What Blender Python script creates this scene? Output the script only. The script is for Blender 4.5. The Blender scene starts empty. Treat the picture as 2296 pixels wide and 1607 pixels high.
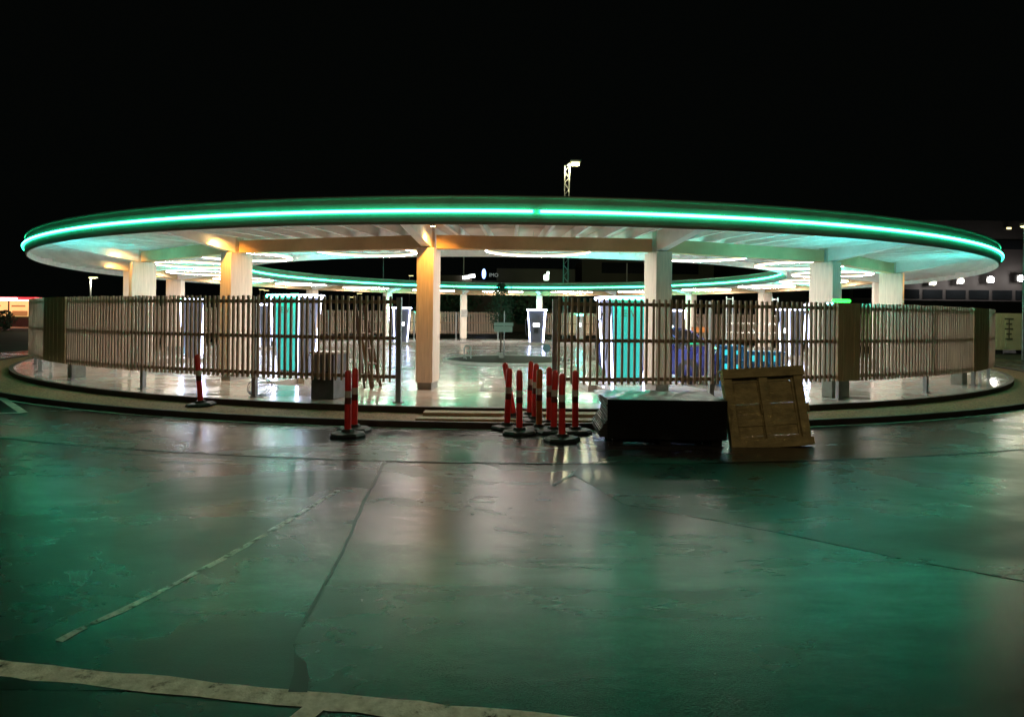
import bpy, bmesh, math, random
from mathutils import Vector, Matrix
random.seed(7)
PI = math.pi
R_ = math.radians
C = bpy.context.scene.collection
sc = bpy.context.scene

# ------------------------------------------------------------------ camera, world, exposure
CAM_H = 1.75
ROLL = 0.0112
cam_d = bpy.data.cameras.new('camera')
cam = bpy.data.objects.new('camera', cam_d)
C.objects.link(cam)
cam.matrix_world = Matrix.Translation((0, 0, CAM_H)) @ Matrix.Rotation(PI / 2, 4, 'X') @ Matrix.Rotation(ROLL, 4, 'Z')
cam_d.sensor_width = 36
cam_d.lens = 36 * 1440 / 2296
cam_d.shift_y = -0.0399
cam_d.clip_start = 0.05
cam_d.clip_end = 3000
sc.camera = cam
world = bpy.data.worlds.new('World')
sc.world = world
world.use_nodes = True
wn = world.node_tree
bg = wn.nodes['Background']
bg.inputs[0].default_value = (0.75, 1.0, 0.85, 1)
bg.inputs[1].default_value = 0.0007
sc.view_settings.view_transform = 'Standard'
sc.view_settings.look = 'None'
sc.view_settings.exposure = 1.0
sc.view_settings.gamma = 1
sc.view_settings.use_curve_mapping = False
try:
    sc.cycles.use_denoising = True
    sc.cycles.use_light_tree = True
    sc.cycles.max_bounces = 8
    sc.cycles.diffuse_bounces = 4
    sc.cycles.glossy_bounces = 4
    sc.cycles.sample_clamp_indirect = 6
except Exception:
    pass

# ------------------------------------------------------------------ constants (metres)
CY = 29.3                 # centre of the round canopy
PZ = 0.15                 # top of the concrete platform above the road
COL0 = -7.2               # azimuth of the first column seen from the centre (0 = towards the camera)
def pol(r, phi, z=0):
    a = R_(phi)
    return Vector((r * math.sin(a), CY - r * math.cos(a), z))

# ------------------------------------------------------------------ materials
MATS = {}
def mat(name, color, rough=0.6, metal=0.0, var=0.0, vscale=3.0, bump=0.0, bscale=20.0, stretch=None,
        emit=None, estr=0.0, coat=0.0, rvar=0.0, spec=0.5, color2=None, detail=5):
    if name in MATS: return MATS[name]
    m = bpy.data.materials.new(name); m.use_nodes = True
    n, l = m.node_tree.nodes, m.node_tree.links
    b = n['Principled BSDF']
    b.inputs['Base Color'].default_value = (*color, 1)
    b.inputs['Roughness'].default_value = rough
    b.inputs['Metallic'].default_value = metal
    b.inputs['Specular IOR Level'].default_value = spec
    if coat: b.inputs['Coat Weight'].default_value = coat
    if emit:
        b.inputs['Emission Color'].default_value = (*emit, 1)
        b.inputs['Emission Strength'].default_value = estr
    if var or bump or rvar or color2:
        tc = n.new('ShaderNodeTexCoord'); mp = n.new('ShaderNodeMapping')
        l.new(tc.outputs['Object'], mp.inputs[0])
        if stretch: mp.inputs['Scale'].default_value = stretch
    if var or color2:
        t = n.new('ShaderNodeTexNoise'); t.inputs['Scale'].default_value = vscale
        t.inputs['Detail'].default_value = detail; t.inputs['Roughness'].default_value = 0.6
        l.new(mp.outputs[0], t.inputs['Vector'])
        r = n.new('ShaderNodeValToRGB'); r.color_ramp.elements[0].position = 0.3; r.color_ramp.elements[1].position = 0.7
        r.color_ramp.elements[0].color = (*[max(0, c * (1 - var)) for c in color], 1)
        r.color_ramp.elements[1].color = (*(color2 or [min(1, c * (1 + var)) for c in color]), 1)
        l.new(t.outputs[0], r.inputs[0]); l.new(r.outputs[0], b.inputs['Base Color'])
        if rvar:
            mr = n.new('ShaderNodeMapRange'); mr.inputs[1].default_value = 0.3; mr.inputs[2].default_value = 0.7
            mr.inputs[3].default_value = max(0.02, rough - rvar); mr.inputs[4].default_value = rough + rvar
            l.new(t.outputs[0], mr.inputs[0]); l.new(mr.outputs[0], b.inputs['Roughness'])
    if bump:
        t2 = n.new('ShaderNodeTexNoise'); t2.inputs['Scale'].default_value = bscale; t2.inputs['Detail'].default_value = 6
        l.new(mp.outputs[0], t2.inputs['Vector'])
        bp = n.new('ShaderNodeBump'); bp.inputs['Strength'].default_value = bump; bp.inputs['Distance'].default_value = 0.02
        l.new(t2.outputs[0], bp.inputs['Height']); l.new(bp.outputs[0], b.inputs['Normal'])
    MATS[name] = m
    return m

def wear(m, scale, lo, hi, stretch=(1, 1, 1)):
    n, l = m.node_tree.nodes, m.node_tree.links; b = n['Principled BSDF']
    tc = n.new('ShaderNodeTexCoord'); mp = n.new('ShaderNodeMapping'); mp.inputs['Scale'].default_value = stretch
    t = n.new('ShaderNodeTexNoise'); t.inputs['Scale'].default_value = scale; t.inputs['Detail'].default_value = 8; t.inputs['Roughness'].default_value = .7
    mr = n.new('ShaderNodeMapRange'); mr.inputs[1].default_value = lo; mr.inputs[2].default_value = hi
    l.new(tc.outputs['Object'], mp.inputs[0]); l.new(mp.outputs[0], t.inputs['Vector']); l.new(t.outputs[0], mr.inputs[0]); l.new(mr.outputs[0], b.inputs['Alpha'])

def wet(name, dark, light, r_lo, r_hi, scale, bump, fine=95.0, spec=0.5, swirl=1.0):
    """wet asphalt: large patches of standing water (smooth) between rougher damp stone"""
    m = bpy.data.materials.new(name); m.use_nodes = True
    n, l = m.node_tree.nodes, m.node_tree.links
    b = n['Principled BSDF']
    tc = n.new('ShaderNodeTexCoord'); mp = n.new('ShaderNodeMapping'); mp.inputs['Scale'].default_value = (0.6, 1.25, 1)
    l.new(tc.outputs['Object'], mp.inputs[0])
    big = n.new('ShaderNodeTexNoise'); big.inputs['Scale'].default_value = scale; big.inputs['Detail'].default_value = 8
    big.inputs['Roughness'].default_value = 0.62; big.inputs['Distortion'].default_value = swirl
    l.new(mp.outputs[0], big.inputs['Vector'])
    mid = n.new('ShaderNodeTexNoise'); mid.inputs['Scale'].default_value = scale * 9; mid.inputs['Detail'].default_value = 6
    l.new(mp.outputs[0], mid.inputs['Vector'])
    fi = n.new('ShaderNodeTexNoise'); fi.inputs['Scale'].default_value = fine; fi.inputs['Detail'].default_value = 3
    l.new(tc.outputs['Object'], fi.inputs['Vector']); fi.inputs['Detail'].default_value = 6; fi.inputs['Roughness'].default_value = 0.7
    mr = n.new('ShaderNodeMapRange'); mr.inputs[1].default_value = 0.36; mr.inputs[2].default_value = 0.64
    mr.inputs[3].default_value = r_lo; mr.inputs[4].default_value = r_hi
    l.new(big.outputs[0], mr.inputs[0])
    ad = n.new('ShaderNodeMath'); ad.operation = 'MULTIPLY_ADD'; ad.inputs[1].default_value = 0.16; ad.inputs[2].default_value = -0.08
    l.new(mid.outputs[0], ad.inputs[0])
    a2 = n.new('ShaderNodeMath'); a2.operation = 'ADD'; a2.use_clamp = True
    l.new(mr.outputs[0], a2.inputs[0]); l.new(ad.outputs[0], a2.inputs[1]); l.new(a2.outputs[0], b.inputs['Roughness'])
    rp = n.new('ShaderNodeValToRGB'); rp.color_ramp.elements[0].position = 0.32; rp.color_ramp.elements[1].position = 0.7
    rp.color_ramp.elements[0].color = (*dark, 1); rp.color_ramp.elements[1].color = (*light, 1)
    mx = n.new('ShaderNodeMath'); mx.operation = 'ADD'
    h1 = n.new('ShaderNodeMath'); h1.operation = 'MULTIPLY'; h1.inputs[1].default_value = 0.4
    h2 = n.new('ShaderNodeMath'); h2.operation = 'MULTIPLY'; h2.inputs[1].default_value = 0.6
    l.new(mid.outputs[0], h1.inputs[0]); l.new(fi.outputs[0], h2.inputs[0]); l.new(h1.outputs[0], mx.inputs[0]); l.new(h2.outputs[0], mx.inputs[1])
    l.new(mx.outputs[0], rp.inputs[0]); l.new(rp.outputs[0], b.inputs['Base Color'])
    bp = n.new('ShaderNodeBump'); bp.inputs['Strength'].default_value = bump; bp.inputs['Distance'].default_value = 0.006
    l.new(fi.outputs[0], bp.inputs['Height'])
    b2 = n.new('ShaderNodeBump'); b2.inputs['Strength'].default_value = bump * 0.8; b2.inputs['Distance'].default_value = 0.012
    l.new(mid.outputs[0], b2.inputs['Height']); l.new(bp.outputs[0], b2.inputs['Normal']); l.new(b2.outputs[0], b.inputs['Normal'])
    b.inputs['Specular IOR Level'].default_value = spec
    MATS[name] = m
    return m

GRAIN = (14, 14, 0.8)
M_ROAD = wet('wet_asphalt', (0.008, 0.009, 0.009), (0.034, 0.037, 0.036), 0.16, 0.33, 0.45, 0.2, spec=0.36)
M_ROADR = wet('older_rough_asphalt', (0.006, 0.007, 0.007), (0.03, 0.033, 0.032), 0.22, 0.4, 0.5, 0.2, spec=0.36)
M_ROADL = wet('left_wet_asphalt', (0.006, 0.007, 0.007), (0.03, 0.033, 0.032), 0.18, 0.36, 0.5, 0.18, spec=0.36)
M_BAND = wet('wet_smooth_asphalt', (0.02, 0.02, 0.02), (0.07, 0.07, 0.068), 0.14, 0.34, 0.6, 0.25)
M_BAY = wet('wet_bay_asphalt', (0.12, 0.11, 0.095), (0.22, 0.2, 0.17), 0.12, 0.3, 0.5, 0.12)
M_PLAT = wet('wet_platform_concrete', (0.30, 0.28, 0.25), (0.46, 0.43, 0.39), 0.06, 0.24, 0.8, 0.06)
M_GRAVEL = mat('gravel', (0.32, 0.16, 0.075), 0.75, var=0.75, vscale=28, bump=1.0, bscale=34)
M_EDGE = mat('shaded_steel_edging', (0.05, 0.035, 0.025), 0.6, var=0.3, bump=0.1)  # dark steel; shade on the platform's outer face is put into the colour
M_PAINT = mat('worn_road_paint', (0.8, 0.82, 0.62), 0.55, var=0.45, vscale=14, bump=0.4, bscale=90, detail=9)
M_PAINTF = mat('thin_worn_paint', (0.42, 0.42, 0.36), 0.5, var=0.5, vscale=6)
M_FADED = mat('faded_paint', (0.40, 0.43, 0.40), 0.3, var=0.4, vscale=6, color2=(0.75, 0.8, 0.74))
wear(M_PAINT, 7, .30, .42); wear(M_PAINTF, 5, .18, .34); wear(M_FADED, 9, .38, .52)
M_SEAM = mat('tar_seam', (0.008, 0.008, 0.008), 0.4, var=0.4)
M_TAR = mat('old_tar_patch', (0.006, 0.006, 0.006), 0.5)
M_GLULAM = mat('glued_larch_column', (0.68, 0.57, 0.47), 0.6, var=0.16, vscale=2.2, stretch=GRAIN, bump=0.05)
M_BEAM = mat('spot_tinted_spruce', (0.60, 0.40, 0.23), 0.85, spec=0.05, var=0.14, vscale=1.4, bump=0.03)  # spruce with the orange cast of the spotlights put into its colour
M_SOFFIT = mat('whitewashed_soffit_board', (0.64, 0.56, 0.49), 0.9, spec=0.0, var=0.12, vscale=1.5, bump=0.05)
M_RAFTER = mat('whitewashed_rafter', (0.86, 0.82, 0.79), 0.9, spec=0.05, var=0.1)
M_FASCIA = mat('grey_metal_fascia', (0.28, 0.29, 0.25), 0.5, metal=0.1, var=0.15, vscale=1.5)
M_RIMM = mat('pale_metal_roof_rim', (0.42, 0.43, 0.36), 0.28, metal=0.6, var=0.1)
M_ROOFM = mat('roof_membrane', (0.05, 0.05, 0.05), 0.8)
M_LEDG = mat('green_led_strip', (0.1, 0.8, 0.5), 0.5, emit=(0.034, 1.0, 0.50), estr=17)
M_LEDS = mat('green_strip_side', (0.1, 0.8, 0.5), 0.5, emit=(0.02, 1.0, 0.45), estr=6)
M_LEDD = mat('green_strip_underside', (0.1, 0.8, 0.5), 0.5, emit=(0.02, 1.0, 0.45), estr=5)
M_GAP = mat('strip_joint', (0.03, 0.2, 0.12), 0.5)
M_RING = mat('warm_ring_tube', (0.9, 0.85, 0.7), 0.5, emit=(1.0, 0.85, 0.78), estr=110)
M_RINGS = mat('warm_side_diffuser', (0.9, 0.85, 0.7), 0.5, emit=(1.0, 0.70, 0.34), estr=1.0)
M_HOUS = mat('lamp_housing', (0.5, 0.5, 0.48), 0.45)
M_SPOT = mat('spot_lens', (1, 0.8, 0.5), 0.5, emit=(1.0, 0.66, 0.28), estr=25)
M_CONC = mat('grey_concrete_footing', (0.3, 0.29, 0.26), 0.7, var=0.2, vscale=6, bump=0.2)
M_SLAT = mat('brown_larch_slat', (0.42, 0.31, 0.225), 0.65, var=0.25, vscale=2.0, stretch=GRAIN, bump=0.1)
M_RAIL = mat('brown_rail', (0.22, 0.14, 0.09), 0.7, var=0.2)
M_PANEL = mat('close_boarded_panel', (0.56, 0.40, 0.25), 0.65, var=0.2, vscale=2.0, stretch=GRAIN, bump=0.1)
M_STEEL = mat('galvanised_steel', (0.33, 0.34, 0.34), 0.38, metal=0.7, var=0.15, vscale=8)
M_DSTEEL = mat('dark_steel', (0.07, 0.07, 0.07), 0.4, metal=0.5)
M_WLED = mat('white_led_edge', (1, 1, 1), 0.5, emit=(0.58, 0.64, 1.0), estr=8)
M_GLED = mat('green_status_bar', (0.2, 1, 0.4), 0.5, emit=(0.05, 1.0, 0.5), estr=16)
M_TOPL = mat('teal_top_panel', (.2, .8, .7), 0.4, emit=(0.03, 0.9, 0.75), estr=16)
M_GLED2 = mat('green_cap_bar', (.2, 1, .3), .5, emit=(0.02, 1.0, 0.04), estr=3)
M_TOPL2 = mat('teal_top_lamp', (.2, .8, .7), 0.4, emit=(0.04, 0.92, 0.9), estr=150)
M_TEAL = mat('teal_glass_panel', (0.05, 0.30, 0.27), 0.25, emit=(0.02, 0.78, 0.66), estr=0.24)
M_CHGREY = mat('pale_grey_cabinet', (0.06, 0.065, 0.075), 0.6)
M_SCREEN = mat('charger_screen', (0.8, 0.85, 0.9), 0.2, emit=(0.9, 0.95, 1.0), estr=3.5)
M_BLACK = mat('black_plastic', (0.012, 0.013, 0.014), 0.35)
M_RUBBER = mat('black_rubber', (0.014, 0.014, 0.015), 0.55, bump=0.3, bscale=40)
M_RED = mat('red_plastic', (0.95, 0.05, 0.045), 0.4, var=0.12, vscale=6)
M_ORANGE = mat('faded_orange_plastic', (0.55, 0.16, 0.03), 0.5, var=0.25, vscale=6)
M_REFL = mat('grey_reflective_band', (0.7, 0.66, 0.62), 0.35, var=0.15)
M_DBAND = mat('dark_reflective_band', (0.12, 0.03, 0.02), 0.35)
M_PALLET = mat('weathered_pallet_wood', (0.52, 0.44, 0.22), 0.8, var=0.35, vscale=3, bump=0.4, bscale=14, stretch=(1.5, 3, 3))
M_SHEET = mat('black_sheet_edge', (0.05, 0.052, 0.055), 0.5, var=0.5, vscale=3, stretch=(1, 1, 60))
M_FOIL = mat('black_wrapping_film', (0.009, 0.01, 0.011), 0.28, bump=0.6, bscale=6)
M_TIMBER = mat('pale_step_timber', (0.42, 0.31, 0.19), 0.7, var=0.2, vscale=2, stretch=(1, 10, 10))
M_SOIL = mat('black_wet_soil', (0.012, 0.012, 0.011), 0.7, var=0.6, vscale=6, bump=1.0, bscale=14)
M_KERB = mat('pale_kerb_stone', (0.4, 0.4, 0.37), 0.35, var=0.15, vscale=5)
M_BARK = mat('bark', (0.08, 0.06, 0.04), 0.9, var=0.3)
M_LEAF = mat('dark_leaf', (0.03, 0.07, 0.04), 0.6, var=0.4, vscale=2)
M_WALLD = mat('dark_brown_building_wall', (0.085, 0.07, 0.05), 0.8, var=0.3, vscale=0.15)
M_WALLG = mat('dark_grey_cladding', (0.035, 0.03, 0.03), 0.7, var=0.25, vscale=0.2)
M_WINB = mat('black_window_glass', (0.01, 0.012, 0.014), 0.15)
M_WHITESIGN = mat('lit_white_sign', (1, 1, 1), 0.5, emit=(1, 1, 0.97), estr=2.6)
M_BLUESIGN = mat('lit_blue_sign', (0.3, 0.5, 1), 0.5, emit=(0.22, 0.36, 1.0), estr=1.3)
M_DIMSIGN = mat('dim_grey_letters', (0.5, 0.5, 0.5), 0.5, emit=(0.6, 0.66, 0.62), estr=0.14)
M_GREENL = mat('pale_green_lamp', (0.8, 1, 0.8), 0.5, emit=(0.72, 1.0, 0.75), estr=3)
M_REDL = mat('red_lit_fascia', (1, 0.1, 0.1), 0.5, emit=(1.0, 0.035, 0.045), estr=1.0)
M_SHOPL = mat('warm_lit_window', (1, 0.7, 0.3), 0.5, emit=(1.0, 0.62, 0.22), estr=0.5, var=0.5, vscale=0.4)
M_SHOPB = mat('glowing_shop_goods', (0.35, 0.2, 0.07), 0.6, emit=(1.0, 0.5, 0.16), estr=0.14)  # glow put into the goods in place of light inside the shop
M_FLOOD = mat('floodlight_lens', (1, 1, 1), 0.5, emit=(1.0, 0.96, 0.9), estr=40)
M_FLOODW = mat('warm_floodlight_lens', (1, 1, .8), 0.5, emit=(1.0, 0.86, 0.5), estr=1.3)
M_YLAMP = mat('yellow_street_lens', (1, 1, 0.6), 0.5, emit=(1.0, 0.86, 0.38), estr=1.2)
M_CONT = mat('pale_yellow_container', (0.6, 0.58, 0.36), 0.6, var=0.15, vscale=1)
M_LETTER = mat('grey_lettering', (0.12, 0.12, 0.08), 0.6)
M_CARB = mat('blue_car_paint', (0.03, 0.04, 0.2), 0.22, metal=0.25, coat=0.8)
M_GLASS = mat('dark_car_glass', (0.012, 0.013, 0.016), 0.05, spec=0.8)
M_TYRE = mat('tyre', (0.012, 0.012, 0.012), 0.7)
M_RIM = mat('alloy_rim', (0.8, 0.8, 0.82), 0.35, metal=0.2)
M_HEADL = mat('clear_headlight', (0.8, 0.82, 0.85), 0.1, metal=0.6)
M_CRATE = mat('blue_plastic_crate', (0.015, 0.12, 0.3), 0.35)
M_CYAN = mat('cyan_glow_patch', (0.05, 0.75, 0.85), 0.4, emit=(0.05, 0.75, 0.9), estr=0.3)  # cyan light on the crate faces, put in as a glowing colour
M_ALU = mat('scaffold_aluminium', (0.62, 0.6, 0.56), 0.35, metal=0.5)
M_DOOR = mat('wet_dark_field', (0.03, 0.045, 0.025), 0.7, var=0.5, vscale=0.7)
M_BLUEG = mat('blue_grey_sign_back', (0.14, 0.24, 0.3), 0.5)
M_SIGNB = mat('grey_green_board', (0.2, 0.27, 0.24), 0.6)

# ------------------------------------------------------------------ mesh builder
class MB:
    def __init__(s): s.v = []; s.f = []; s.mi = []; s.m = 0
    def quad(s, *p):
        i = len(s.v); s.v += [tuple(q) for q in p]; s.f.append(tuple(range(i, i + len(p)))); s.mi.append(s.m)
    def hexa(s, b, t):
        """b, t: 4 bottom and 4 top points (counter-clockwise seen from above)"""
        i = len(s.v); s.v += [tuple(q) for q in b] + [tuple(q) for q in t]
        for f in ((3, 2, 1, 0), (4, 5, 6, 7), (0, 1, 5, 4), (1, 2, 6, 5), (2, 3, 7, 6), (3, 0, 4, 7)):
            s.f.append(tuple(i + k for k in f)); s.mi.append(s.m)
    def box(s, x0, y0, z0, x1, y1, z1, M=None):
        p = [Vector(q) for q in ((x0, y0, z0), (x1, y0, z0), (x1, y1, z0), (x0, y1, z0), (x0, y0, z1), (x1, y0, z1), (x1, y1, z1), (x0, y1, z1))]
        if M is not None: p = [M @ q for q in p]
        s.hexa(p[:4], p[4:])
    def bar(s, a, b, w, d, up=(0, 0, 1)):
        a, b = Vector(a), Vector(b); ax = (b - a).normalized()
        u = Vector(up)
        if abs(ax.dot(u)) > 0.95: u = Vector((0, 1, 0))
        x = ax.cross(u).normalized() * w / 2; y = x.normalized().cross(ax).normalized() * d / 2
        s.hexa([a - x - y, a + x - y, a + x + y, a - x + y], [b - x - y, b + x - y, b + x + y, b - x + y])
    def tube(s, pts, r, n=8, closed=False, caps=True):
        pts = [Vector(p) for p in pts]; N = len(pts); i0 = len(s.v)
        rr = r if isinstance(r, (list, tuple)) else [r] * N
        prev = None
        for k in range(N):
            if closed: d = pts[(k + 1) % N] - pts[k - 1]
            else: d = pts[min(k + 1, N - 1)] - pts[max(k - 1, 0)]
            d.normalize()
            if prev is None:
                u = Vector((0, 0, 1)) if abs(d.z) < 0.9 else Vector((1, 0, 0))
            else: u = prev
            x = d.cross(u)
            if x.length < 1e-4: x = d.orthogonal()
            x.normalize(); y = x.cross(d).normalized(); prev = y
            for j in range(n):
                a = 2 * PI * j / n
                s.v.append(tuple(pts[k] + x * rr[k] * math.cos(a) + y * rr[k] * math.sin(a)))
        for k in range(N if closed else N - 1):
            k2 = (k + 1) % N
            for j in range(n):
                j2 = (j + 1) % n
                s.f.append((i0 + k * n + j, i0 + k * n + j2, i0 + k2 * n + j2, i0 + k2 * n + j)); s.mi.append(s.m)
        if caps and not closed:
            s.f.append(tuple(i0 + j for j in range(n - 1, -1, -1))); s.mi.append(s.m)
            s.f.append(tuple(i0 + (N - 1) * n + j for j in range(n))); s.mi.append(s.m)
    def lathe(s, prof, n=24, M=None, a0=0, a1=360):
        full = abs(a1 - a0 - 360) < 1e-6; K = n if full else n + 1; i0 = len(s.v); P = len(prof)
        for k in range(K):
            a = R_(a0 + (a1 - a0) * k / n)
            for (r, z) in prof:
                q = Vector((r * math.cos(a), r * math.sin(a), z))
                if M is not None: q = M @ q
                s.v.append(tuple(q))
        for k in range(n):
            k2 = (k + 1) % K
            for j in range(P - 1):
                s.f.append((i0 + k * P + j, i0 + k2 * P + j, i0 + k2 * P + j + 1, i0 + k * P + j + 1)); s.mi.append(s.m)
    def build(s, name, mats, parent=None, smooth=False, loc=None, bevel=0, rotz=0):
        me = bpy.data.meshes.new(name); me.from_pydata(s.v, [], s.f)
        if not isinstance(mats, (list, tuple)): mats = [mats]
        for m in mats: me.materials.append(m)
        if len(mats) > 1:
            for p, k in zip(me.polygons, s.mi): p.material_index = k
        bm = bmesh.new(); bm.from_mesh(me)
        bmesh.ops.recalc_face_normals(bm, faces=bm.faces)
        if bevel:
            bmesh.ops.bevel(bm, geom=[e for e in bm.edges if e.is_manifold and e.calc_face_angle(0) > 0.5], offset=bevel, segments=2, affect='EDGES', profile=0.6)
        bm.to_mesh(me); bm.free()
        if smooth:
            me.shade_smooth()
            try: me.set_sharp_from_angle(angle=R_(40))
            except Exception: pass
        o = bpy.data.objects.new(name, me); C.objects.link(o)
        if parent: o.parent = parent
        if loc is not None: o.location = loc
        o.rotation_euler.z = rotz
        return o

def thing(name, label, cat, loc=(0, 0, 0), rotz=0, group=None):
    o = bpy.data.objects.new(name, None); C.objects.link(o)
    o.location = loc; o.rotation_euler = (0, 0, rotz); o.empty_display_size = 0.2
    o['label'] = label; o['category'] = cat
    if group: o['group'] = group
    return o
def tag(o, label, cat, group=None):
    o['label'] = label; o['category'] = cat
    if group: o['group'] = group
    return o
def struct(o): o['kind'] = 'structure'; return o
def dup(root, loc, rotz=0, label=None, rot=None):
    r = root.copy(); C.objects.link(r); r.location = loc; r.rotation_euler = rot or (0, 0, rotz)
    if label: r['label'] = label
    for ch in list(root.children):
        c = ch.copy(); C.objects.link(c); c.parent = r
        for g in list(ch.children):
            d = g.copy(); C.objects.link(d); d.parent = c
    return r
def place(o, loc, rotz=0, rot=None):
    o.location = loc; o.rotation_euler = rot or (0, 0, rotz)
    return o
def arc(r, a0, a1, z, n): return [pol(r, a0 + (a1 - a0) * k / n, z) for k in range(n + 1)]
def ring_sheet(mb, r0, r1, z, a0=-180, a1=180, n=180):
    for k in range(n):
        p, q = a0 + (a1 - a0) * k / n, a0 + (a1 - a0) * (k + 1) / n
        mb.quad(pol(r0, p, z), pol(r1, p, z), pol(r1, q, z), pol(r0, q, z))
def ring_box(mb, r0, r1, z0, z1, a0, a1, n):
    full = abs(a1 - a0 - 360) < 1e-6
    for k in range(n):
        p, q = a0 + (a1 - a0) * k / n, a0 + (a1 - a0) * (k + 1) / n
        A, B, D, E = pol(r0, p), pol(r1, p), pol(r1, q), pol(r0, q)
        z = Vector((0, 0, 1))
        mb.quad(A + z * z1, B + z * z1, D + z * z1, E + z * z1); mb.quad(E + z * z0, D + z * z0, B + z * z0, A + z * z0)
        mb.quad(B + z * z0, D + z * z0, D + z * z1, B + z * z1); mb.quad(E + z * z0, A + z * z0, A + z * z1, E + z * z1)
        if not full and k == 0: mb.quad(A + z * z0, B + z * z0, B + z * z1, A + z * z1)
        if not full and k == n - 1: mb.quad(D + z * z0, E + z * z0, E + z * z1, D + z * z1)

# ------------------------------------------------------------------ ground
mb = MB()
mb.quad((-600, -60, 0), (600, -60, 0), (600, 900, 0), (-600, 900, 0))
struct(mb.build('road', M_ROAD))
mb = MB(); ring_sheet(mb, 19.3, 21.6, 0.004); struct(mb.build('road_band', M_BAND))
mb = MB(); ring_sheet(mb, 0.0, 15.6, 0.02); struct(mb.build('charging_yard_ground', M_BAY))
mb = MB(); ring_box(mb, 15.5, 17.95, 0.0, PZ, -180, 180, 240); 
struct(mb.build('platform', M_PLAT))
mb = MB(); ring_box(mb, 17.953, 18.06, 0.0, PZ + 0.012, -180, 180, 240); struct(mb.build('platform_edging', M_EDGE))
# gravel strip (thin raised bed with a bumpy surface) and its outer edging
mb = MB(); N = 720; rows = 7
for k in range(N + 1):
    for j in range(rows):
        r = 18.06 + (19.17 - 18.06) * j / (rows - 1)
        mb.v.append(tuple(pol(r, -180 + 360 * k / N, 0.05 + 0.018 * random.random() * (0 if j in (0, rows - 1) else 1))))
for k in range(N):
    for j in range(rows - 1):
        mb.f.append((k * rows + j, k * rows + j + 1, (k + 1) * rows + j + 1, (k + 1) * rows + j)); mb.mi.append(0)
struct(mb.build('gravel_strip', M_GRAVEL, smooth=True))
mb = MB(); ring_box(mb, 19.17, 19.24, 0.0, 0.10, -180, 180, 240); struct(mb.build('kerb', M_EDGE))
mb = MB(); ring_sheet(mb, 19.33, 19.39, 0.009); struct(mb.build('road_edge_line', M_PAINTF))

# seams, worn paint and painted lines, as sheets a few mm above the asphalt
def strip(mb, pts, w, z, jitter=0.0):
    P = [Vector((x, y, z)) for x, y in pts]
    sub = []
    for a, b in zip(P[:-1], P[1:]):
        n = max(1, int((b - a).length / 0.12))
        for k in range(n): sub.append(a.lerp(b, k / n))
    sub.append(P[-1]); L = []; Rr = []
    for k, p in enumerate(sub):
        d = (sub[min(k + 1, len(sub) - 1)] - sub[max(k - 1, 0)]).normalized(); nrm = Vector((-d.y, d.x, 0))
        ww = w if not isinstance(w, (list, tuple)) else w[0] + (w[1] - w[0]) * k / (len(sub) - 1)
        L.append(p + nrm * (ww / 2 + random.uniform(-jitter, jitter))); Rr.append(p - nrm * (ww / 2 + random.uniform(-jitter, jitter)))
    for k in range(len(sub) - 1): mb.quad(L[k], Rr[k], Rr[k + 1], L[k + 1])
mb = MB(); pts = [tuple(pol(21.6, a)[:2]) for a in range(-60, 61, 3)]
strip(mb, pts, 0.035, 0.009, 0.008)
strip(mb, [(-1.50, 7.62), (-1.38, 6.1), (-1.25, 4.9), (-1.20, 4.2), (-1.16, 3.45)], (0.035, 0.015), 0.0038, 0.006)
strip(mb, [(0.86, 7.6), (0.7, 7.2), (0.45, 6.72)], 0.035, 0.0038, 0.008)
strip(mb, [(1.7, 5.66), (2.26, 5.28), (2.9, 4.75), (3.6, 4.3)], (0.004, 0.012), 0.0038, 0.005)
struct(mb.build('asphalt_seam', M_SEAM))
mb = MB()
mb.quad(*[(x, y, 0.0036) for x, y in ((-1.17, 3.5), (-1.10, 3.32), (-1.02, 3.24), (-0.96, 3.10), (-0.93, 2.98), (-1.02, 2.98), (-1.05, 3.15), (-1.10, 3.3))])
struct(mb.build('tar_patch', M_TAR))
mb = MB()
arcp = [tuple(pol(21.62, a)[:2]) for a in (2.3, 6, 10, 15, 20, 26, 32, 38, 44, 50)]
mb.quad(*[(x, y, 0.002) for x, y in [(0.86, 7.6), (0.7, 7.2), (1.08, 6.06), (1.7, 5.66), (2.26, 5.28), (2.9, 4.75), (3.6, 4.3), (6.5, 2.6), (24, 2.6), (24, 14)] + arcp[::-1]])
struct(mb.build('older_asphalt', M_ROADR))
mb = MB()
arcp = [tuple(pol(21.62, a)[:2]) for a in (-4.1, -8, -12, -18, -24, -30, -38, -46, -55)]
mb.quad(*[(x, y, 0.002) for x, y in [(-26, 3.0), (-0.93, 2.98), (-0.96, 3.10), (-1.02, 3.24), (-1.10, 3.32), (-1.16, 3.45), (-1.20, 4.2), (-1.25, 4.9), (-1.38, 6.1)] + arcp])
struct(mb.build('left_asphalt', M_ROADL))
mb = MB(); strip(mb, [(-2.4, 3.42), (-2.2, 4.0), (-2.05, 4.6), (-1.95, 5.1), (-1.72, 6.43)], 0.05, 0.0045, 0.012)
struct(mb.build('faded_line', M_FADED))
mb = MB(); strip(mb, [(-3.6, 3.42), (-2.5, 3.155), (-0.91, 2.925), (-0.02, 2.80), (2.2, 2.5)], 0.125, 0.0032, 0.009)
struct(mb.build('painted_line', M_PAINT))
mb = MB(); strip(mb, [(-0.86, 2.87), (-1.0, 2.55)], 0.10, 0.0048, 0.003); struct(mb.build('painted_branch_line', M_PAINT))
mb = MB()
strip(mb, [(-10.9, 13.6), (-8.44, 11.13)], 0.13, 0.006); strip(mb, [(-8.44, 11.13), (-11.5, 10.2)], 0.12, 0.010)
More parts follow.
